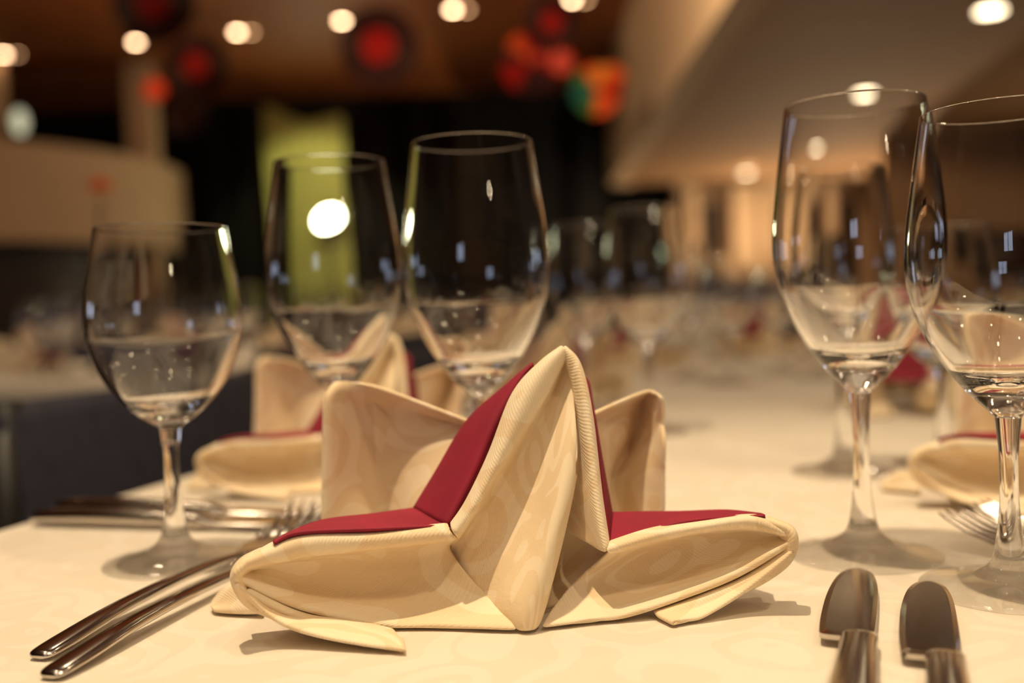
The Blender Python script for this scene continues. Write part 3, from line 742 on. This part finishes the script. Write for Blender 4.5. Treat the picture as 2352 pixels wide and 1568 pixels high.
# curved mezzanine parapet on the left with dark counter below
cxx, cyy, rad = -8.6, 14.6, 3.75
aa = [math.radians(-130 + 5 * k) for k in range(29)]
outer = [(cxx + rad * math.cos(a_), cyy + rad * math.sin(a_)) for a_ in aa]; inn = [(cxx + (rad - .18) * math.cos(a_), cyy + (rad - .18) * math.sin(a_)) for a_ in aa]
prism('wall_parapet', outer + inn[::-1], 1.86, 3.06, M_BEIGE)
prism('wall_counter', [(cxx + (rad - .5) * math.cos(a_), cyy + (rad - .5) * math.sin(a_)) for a_ in aa] + [(cxx + (rad - .7) * math.cos(a_), cyy + (rad - .7) * math.sin(a_)) for a_ in aa][::-1], 0, 1.86, M_WOODD)
bm = bmesh.new(); bx(bm, (-5.15, 14.3, 2.25), (.36, .36, 4.46), bev=.04); struct('trim_14', bm, M_BEIGE)
bm = bmesh.new(); bx(bm, (-7.05, 13.6, 2.25), (.5, .36, 4.46), bev=.04); struct('trim_15', bm, M_BEIGE)
# wall lamp at the left
r = empty('wall_lamp', P(45, 280, 12.6)); bm = bmesh.new(); bmesh.ops.create_uvsphere(bm, u_segments=24, v_segments=16, radius=.085)
bmesh.ops.scale(bm, vec=(1, 1, 1.8), verts=bm.verts); obj('shade', bm, M_LAMPW, r)
bm = bmesh.new(); tube(bm, [(0, .0, .15), (0, .0, HC - r.location.z)], .008, 8); lathe(bm, [(0, .17), (.03, .165), (.04, .15), (0, .145)], 24); obj('cord', bm, M_BLACK, r)
tag(r, 'pale oval lamp hanging above the curved parapet at the left edge', 'lamp')
# green lit drape with its lamp
bm = bmesh.new(); x0, x1 = P(622, 450, 15.6).x, P(800, 450, 15.6).x; n = 60
zt = P(700, 235, 15.6).z; vs = []
for i in range(n + 1):
    s = i / n; x = x0 + (x1 - x0) * s; y = 15.6 + .05 * math.sin(s * 40)
    col_ = []
    for j in range(13):
        q = j / 12; top = zt - .18 * math.sin(s * 3.1) ** 2 - .22 * s
        col_.append(bm.verts.new((x + .10 * (1 - q) * (s - .5) + .05 * math.sin(q * 5), y, .05 + (top - .05) * q)))
    vs.append(col_)
for i in range(n):
    for j in range(12): bm.faces.new((vs[i][j], vs[i + 1][j], vs[i + 1][j + 1], vs[i][j + 1]))
o = obj('drape', bm, M_GREEN); o.modifiers.new('t', 'SOLIDIFY').thickness = .01
tag(o, 'tall pale green lit drape hanging in front of the black curtain', 'drape')
lp = P(752, 502, 15.2)
r = empty('stage_lamp', lp)
bm = bmesh.new(); lathe(bm, [(0, 0), (.125, 0), (.125, .015), (0, .03)], 32); bmesh.ops.scale(bm, vec=(2.0, 1, 1), verts=bm.verts)
bmesh.ops.transform(bm, matrix=Matrix.Rotation(math.radians(-12), 4, 'Y') @ Matrix.Rotation(math.radians(90), 4, 'X'), verts=bm.verts); obj('lens', bm, M_STAGE, r)
bm = bmesh.new(); lathe(bm, [(.14, -.01), (.14, -.2), (.08, -.26), (0, -.27)], 32); bmesh.ops.scale(bm, vec=(2.0, 1, 1), verts=bm.verts)
bmesh.ops.transform(bm, matrix=Matrix.Rotation(math.radians(-12), 4, 'Y') @ Matrix.Rotation(math.radians(90), 4, 'X'), verts=bm.verts); obj('housing', bm, M_BLACK, r)
bm = bmesh.new(); tube(bm, [(0, .1, -.1), (0, .1, -lp.z + .03)], .025, 10); lathe(bm, [(0, -lp.z + .03), (.25, -lp.z + .02), (.25, -lp.z + .002), (0, -lp.z + .002)], 24, (0, .1)); obj('stand', bm, M_BLACK, r)
tag(r, 'glaring oval stage lamp in front of the green drape', 'stage lamp')
spot('drape_fill', (-2.6, 12.6, 4.1), (-3.0, 15.6, 2.3), 190, .1, 50, (1.0, .98, .5))  # unseen lamp added to light the green drape
# downlights in the mezzanine soffit
SG = 'downlights in the brown soffit'
def downlight(x, y, z, rad, mat, label, group, twin=False):
    r = empty('downlight', (x, y, z))
    bm = bmesh.new(); lathe(bm, [(rad, -.002), (rad * 1.25, -.006), (rad * 1.35, -.002), (rad * 1.35, .0)], 32); obj('trim_ring', bm, M_RIM, r)
    bm = bmesh.new(); lathe(bm, [(0, -.003), (rad, -.003)], 32); bmesh.ops.reverse_faces(bm, faces=bm.faces); obj('lamp', bm, mat, r)
    if twin:
        bm = bmesh.new(); lathe(bm, [(0, -.003), (rad * .7, -.003)], 32, (.17, .02)); obj('lamp', bm, M_LAMP, r)
        bm = bmesh.new(); lathe(bm, [(rad * .7, -.002), (rad * .9, -.006), (rad, -.002), (rad, 0)], 32, (.17, .02)); obj('trim_ring', bm, M_RIM, r)
    tag(r, label, 'downlight', group); return r
def onz(u, v, z):
    ry = fw + (u - 1176) / F * RT - (v - 784) / F * UP
    return CAM + ry * ((z - CAM.z) / ry.z)
for (u, v), lab in zip(((2275, 25), (1988, 215), (1845, 340), (1715, 397)), ('nearest, at the top right corner', 'above the rim of the tall right glass', 'seen through the bowl of the tall right glass', 'farthest, left of the tall right glass')):
    q = onz(u, v, HS)
    downlight(q.x, q.y, HS, .085, emit('soffit lamp glow', (1.0, .80, .50), 9), 'round downlight in the brown soffit, ' + lab, SG)
M_CL = emit('ceiling lamp glow', (1.0, .62, .34), 26)
for (u, v), lab in zip(((8, 125), (312, 97), (545, 74), (785, 48), (1040, 22), (1312, 0)), ('at the left edge of the photo', 'second from the left', 'third from the left', 'above the large dark red rosette', 'fifth from the left', 'rightmost, at the top edge')):
    q = onz(u, v, HC)
    downlight(q.x, q.y, HC, .055, M_CL, 'twin ceiling spotlight in the timber ceiling, ' + lab, 'ceiling spotlights', True)

# ------------------------------------------------------------------ paper rosettes hanging from the ceiling
def band_mat(name, cols, angular=False):
    m, nt, b = new_mat(name); L = nt.links
    tc = N(nt, 'ShaderNodeTexCoord'); sep = N(nt, 'ShaderNodeSeparateXYZ'); L.new(tc.outputs['Object'], sep.inputs[0])
    rp = N(nt, 'ShaderNodeValToRGB'); rp.color_ramp.interpolation = 'CONSTANT'
    if angular:
        at = N(nt, 'ShaderNodeMath', operation='ARCTAN2'); L.new(sep.outputs[2], at.inputs[0]); L.new(sep.outputs[0], at.inputs[1])
        mr = N(nt, 'ShaderNodeMapRange'); mr.inputs['From Min'].default_value = -math.pi; mr.inputs['From Max'].default_value = math.pi
        L.new(at.outputs[0], mr.inputs['Value'])
    else:
        cx_ = N(nt, 'ShaderNodeCombineXYZ'); L.new(sep.outputs[0], cx_.inputs[0]); L.new(sep.outputs[2], cx_.inputs[2])
        ln = N(nt, 'ShaderNodeVectorMath', operation='LENGTH'); L.new(cx_.outputs[0], ln.inputs[0])
        mr = N(nt, 'ShaderNodeMapRange'); mr.inputs['From Max'].default_value = 1.0; L.new(ln.outputs['Value'], mr.inputs['Value'])
    L.new(mr.outputs[0], rp.inputs['Fac'])
    els = rp.color_ramp.elements
    els[0].position = 0; els[0].color = (*cols[0][1], 1); els[1].position = cols[1][0]; els[1].color = (*cols[1][1], 1)
    for p_, c_ in cols[2:]:
        e = els.new(p_); e.color = (*c_, 1)
    L.new(rp.outputs['Color'], b.inputs['Base Color']); b.inputs['Roughness'].default_value = .5
    return m
RED, DRED, BRN, PINK, ORG, GRN, YEL, TEAL = (.30, .003, .001), (.035, .004, .003), (.022, .008, .005), (.6, .09, .06), (.62, .08, .012), (.05, .14, .02), (.5, .24, .03), (.01, .09, .07)
M_R1 = band_mat('rosette red core', [(0, RED), (.42, DRED), (.62, BRN), (.8, DRED)])
M_R2 = band_mat('rosette orange red', [(0, (.95, .15, .05)), (.65, (.8, .05, .02))])
M_R3 = band_mat('rosette coloured sectors', [(0, TEAL), (.12, GRN), (.22, ORG), (.42, RED), (.55, ORG), (.66, YEL), (.74, ORG), (.84, GRN), (.93, TEAL)], True)
M_R4 = band_mat('rosette pink sectors', [(0, RED), (.16, DRED), (.42, RED), (.52, PINK), (.66, RED), (.8, ORG), (.9, DRED)], True)
def rosette(u, v, D, rpx, mat, label):
    c_ = P(u, v, D); rad = rpx * D / F
    r = empty('paper_rosette', c_)
    bm = bmesh.new(); n = 48
    # pleated disc facing the room, unit radius then scaled
    for side in (-1, 1):
        cen = bm.verts.new((0, side * .10, 0)); rg = []
        for q in (.5, 1.0):
            rg.append([bm.verts.new((q * math.cos(math.pi * 2 * k / (2 * n)), side * (.10 - .06 * q) + .035 * q * (1 if k % 2 else -1), q * math.sin(math.pi * 2 * k / (2 * n)))) for k in range(2 * n)])
        for k in range(2 * n):
            j = (k + 1) % (2 * n)
            bm.faces.new((cen, rg[0][k], rg[0][j])); bm.faces.new((rg[0][k], rg[1][k], rg[1][j], rg[0][j]))
    bmesh.ops.recalc_face_normals(bm, faces=bm.faces)
    o_ = obj('pleated_disc', bm, mat, r, smooth=False); o_.scale = (rad,) * 3
    bm = bmesh.new(); tube(bm, [(0, 0, rad * .96), (0, 0, HC - c_.z)], .004, 6); obj('cord', bm, M_BLACK, r)
    tag(r, label, 'decoration', 'paper rosettes under the ceiling'); return r
rosette(355, 205, 10.5, 25, M_R2, 'small bright orange-red rosette at the left of the ceiling decorations')
rosette(452, 152, 10.0, 72, M_R1, 'dark red rosette right of the small orange-red one')
rosette(425, 262, 10.8, 50, band_mat('rosette dark', [(0, DRED), (.5, BRN)]), 'dim dark red rosette hanging lowest on the left')
rosette(870, 108, 9.5, 92, M_R1, 'large dark red rosette with a bright red core')
rosette(352, 5, 8.6, 95, M_R1, 'dark red rosette cut off by the top edge at the left')
rosette(1268, 52, 9.8, 62, M_R1, 'dark red rosette right below the rightmost ceiling spotlight')
rosette(1222, 145, 10.4, 72, M_R4, 'red and pink rosette left of the mezzanine')
rosette(1290, 142, 9.6, 30, band_mat('rosette pink', [(0, PINK), (.8, RED)]), 'small pink rosette overlapping the red one')
rosette(1370, 208, 9.0, 58, M_R3, 'multicoloured green and orange rosette at the mezzanine corner')
rosette(1405, 178, 9.2, 30, band_mat('rosette yellow', [(0, YEL), (.6, ORG)]), 'small yellow rosette against the mezzanine corner')

# tall flower on the left table
fl = P(230, 437, 2.55)
r = empty('flower_vase', (fl.x - .01, 2.55, T))
bm = bmesh.new(); lathe(bm, [(0, .0), (.045, .001), (.03, .02), (.018, .12), (.022, .25), (.03, .30), (.026, .30), (.016, .25), (.012, .13), (0, .1)], 32); obj('vase', bm, M_WOODD, r)
bm = bmesh.new(); hz = fl.z - T; tube(bm, [(0, 0, .1), (0.003, 0, .3), (.01, 0, hz - .015)], .004, 8); obj('stem', bm, plain('green stem', (.03, .06, .01)), r)
bm = bmesh.new()
for ring, (nn, rr_, tilt) in enumerate(((7, .030, 15), (9, .033, 45), (11, .035, 78))):
    for k in range(nn):
        vs_ = bmesh.ops.create_uvsphere(bm, u_segments=10, v_segments=6, radius=1)['verts']
        M_ = Matrix.Translation((.01, 0, hz)) @ Matrix.Rotation(2 * math.pi * k / nn + ring, 4, 'Z') @ Matrix.Rotation(math.radians(tilt), 4, 'Y') @ Matrix.Translation((0, 0, rr_ * .55)) @ Matrix.Diagonal((.004, .011, rr_ * .55, 1))
        bmesh.ops.transform(bm, matrix=M_, verts=vs_)
obj('bloom', bm, plain('orange petals', (.85, .16, .02)), r)
tag(r, 'tall slim vase with one orange bloom before the curved parapet', 'vase')

# unseen windows added for bluish glints in the glasses, behind and at both sides
def window(n_, x, y, turn):
    R_ = Matrix.Rotation(turn, 3, 'Z')
    def put_(bm_, dx, dz, sx, sz, dy=0.0): bx(bm_, Vector((x, y, 1.75 + dz)) + R_ @ Vector((dx, dy, 0)), (sx, .05, sz), R_)
    bm = bmesh.new(); put_(bm, 0, 0, 1.2, 1.0); o = struct('window_%d' % n_, bm, M_GLINT)
    bm = bmesh.new()
    for dx in (-.62, 0, .62): put_(bm, dx, 0, .06, 1.1, .03)
    for dz in (-.52, .52): put_(bm, 0, dz, 1.3, .06, .03)
    obj('window_frame', bm, M_WOODD, o, smooth=False)
window(1, -2.5, -5.92, 0)
for k, y in enumerate((3.5, 6.5)):
    window(2 + k, -13.92, y, -math.pi / 2); window(4 + k, 11.92, y, math.pi / 2)

# the rest of the ceiling lamps (overhead and behind the camera)
proto_ = downlight(-2.2, -1.5, HC, .08, emit('overhead lamp glow', (1.0, .78, .5), 110), 'ceiling spotlight of the grid above and behind the near table', 'overhead ceiling spotlights')
for x in (-2.2, .1, 2.4):
    for y in (-3.6, -1.5, .6, 2.7, 4.8):
        if (x, y) != (-2.2, -1.5) and not (x > 1.2 and False): copy_tree(proto_, (x, y, HC if x < 1.2 else HS - .0), 0, None, None, None, 'overhead ceiling spotlights')
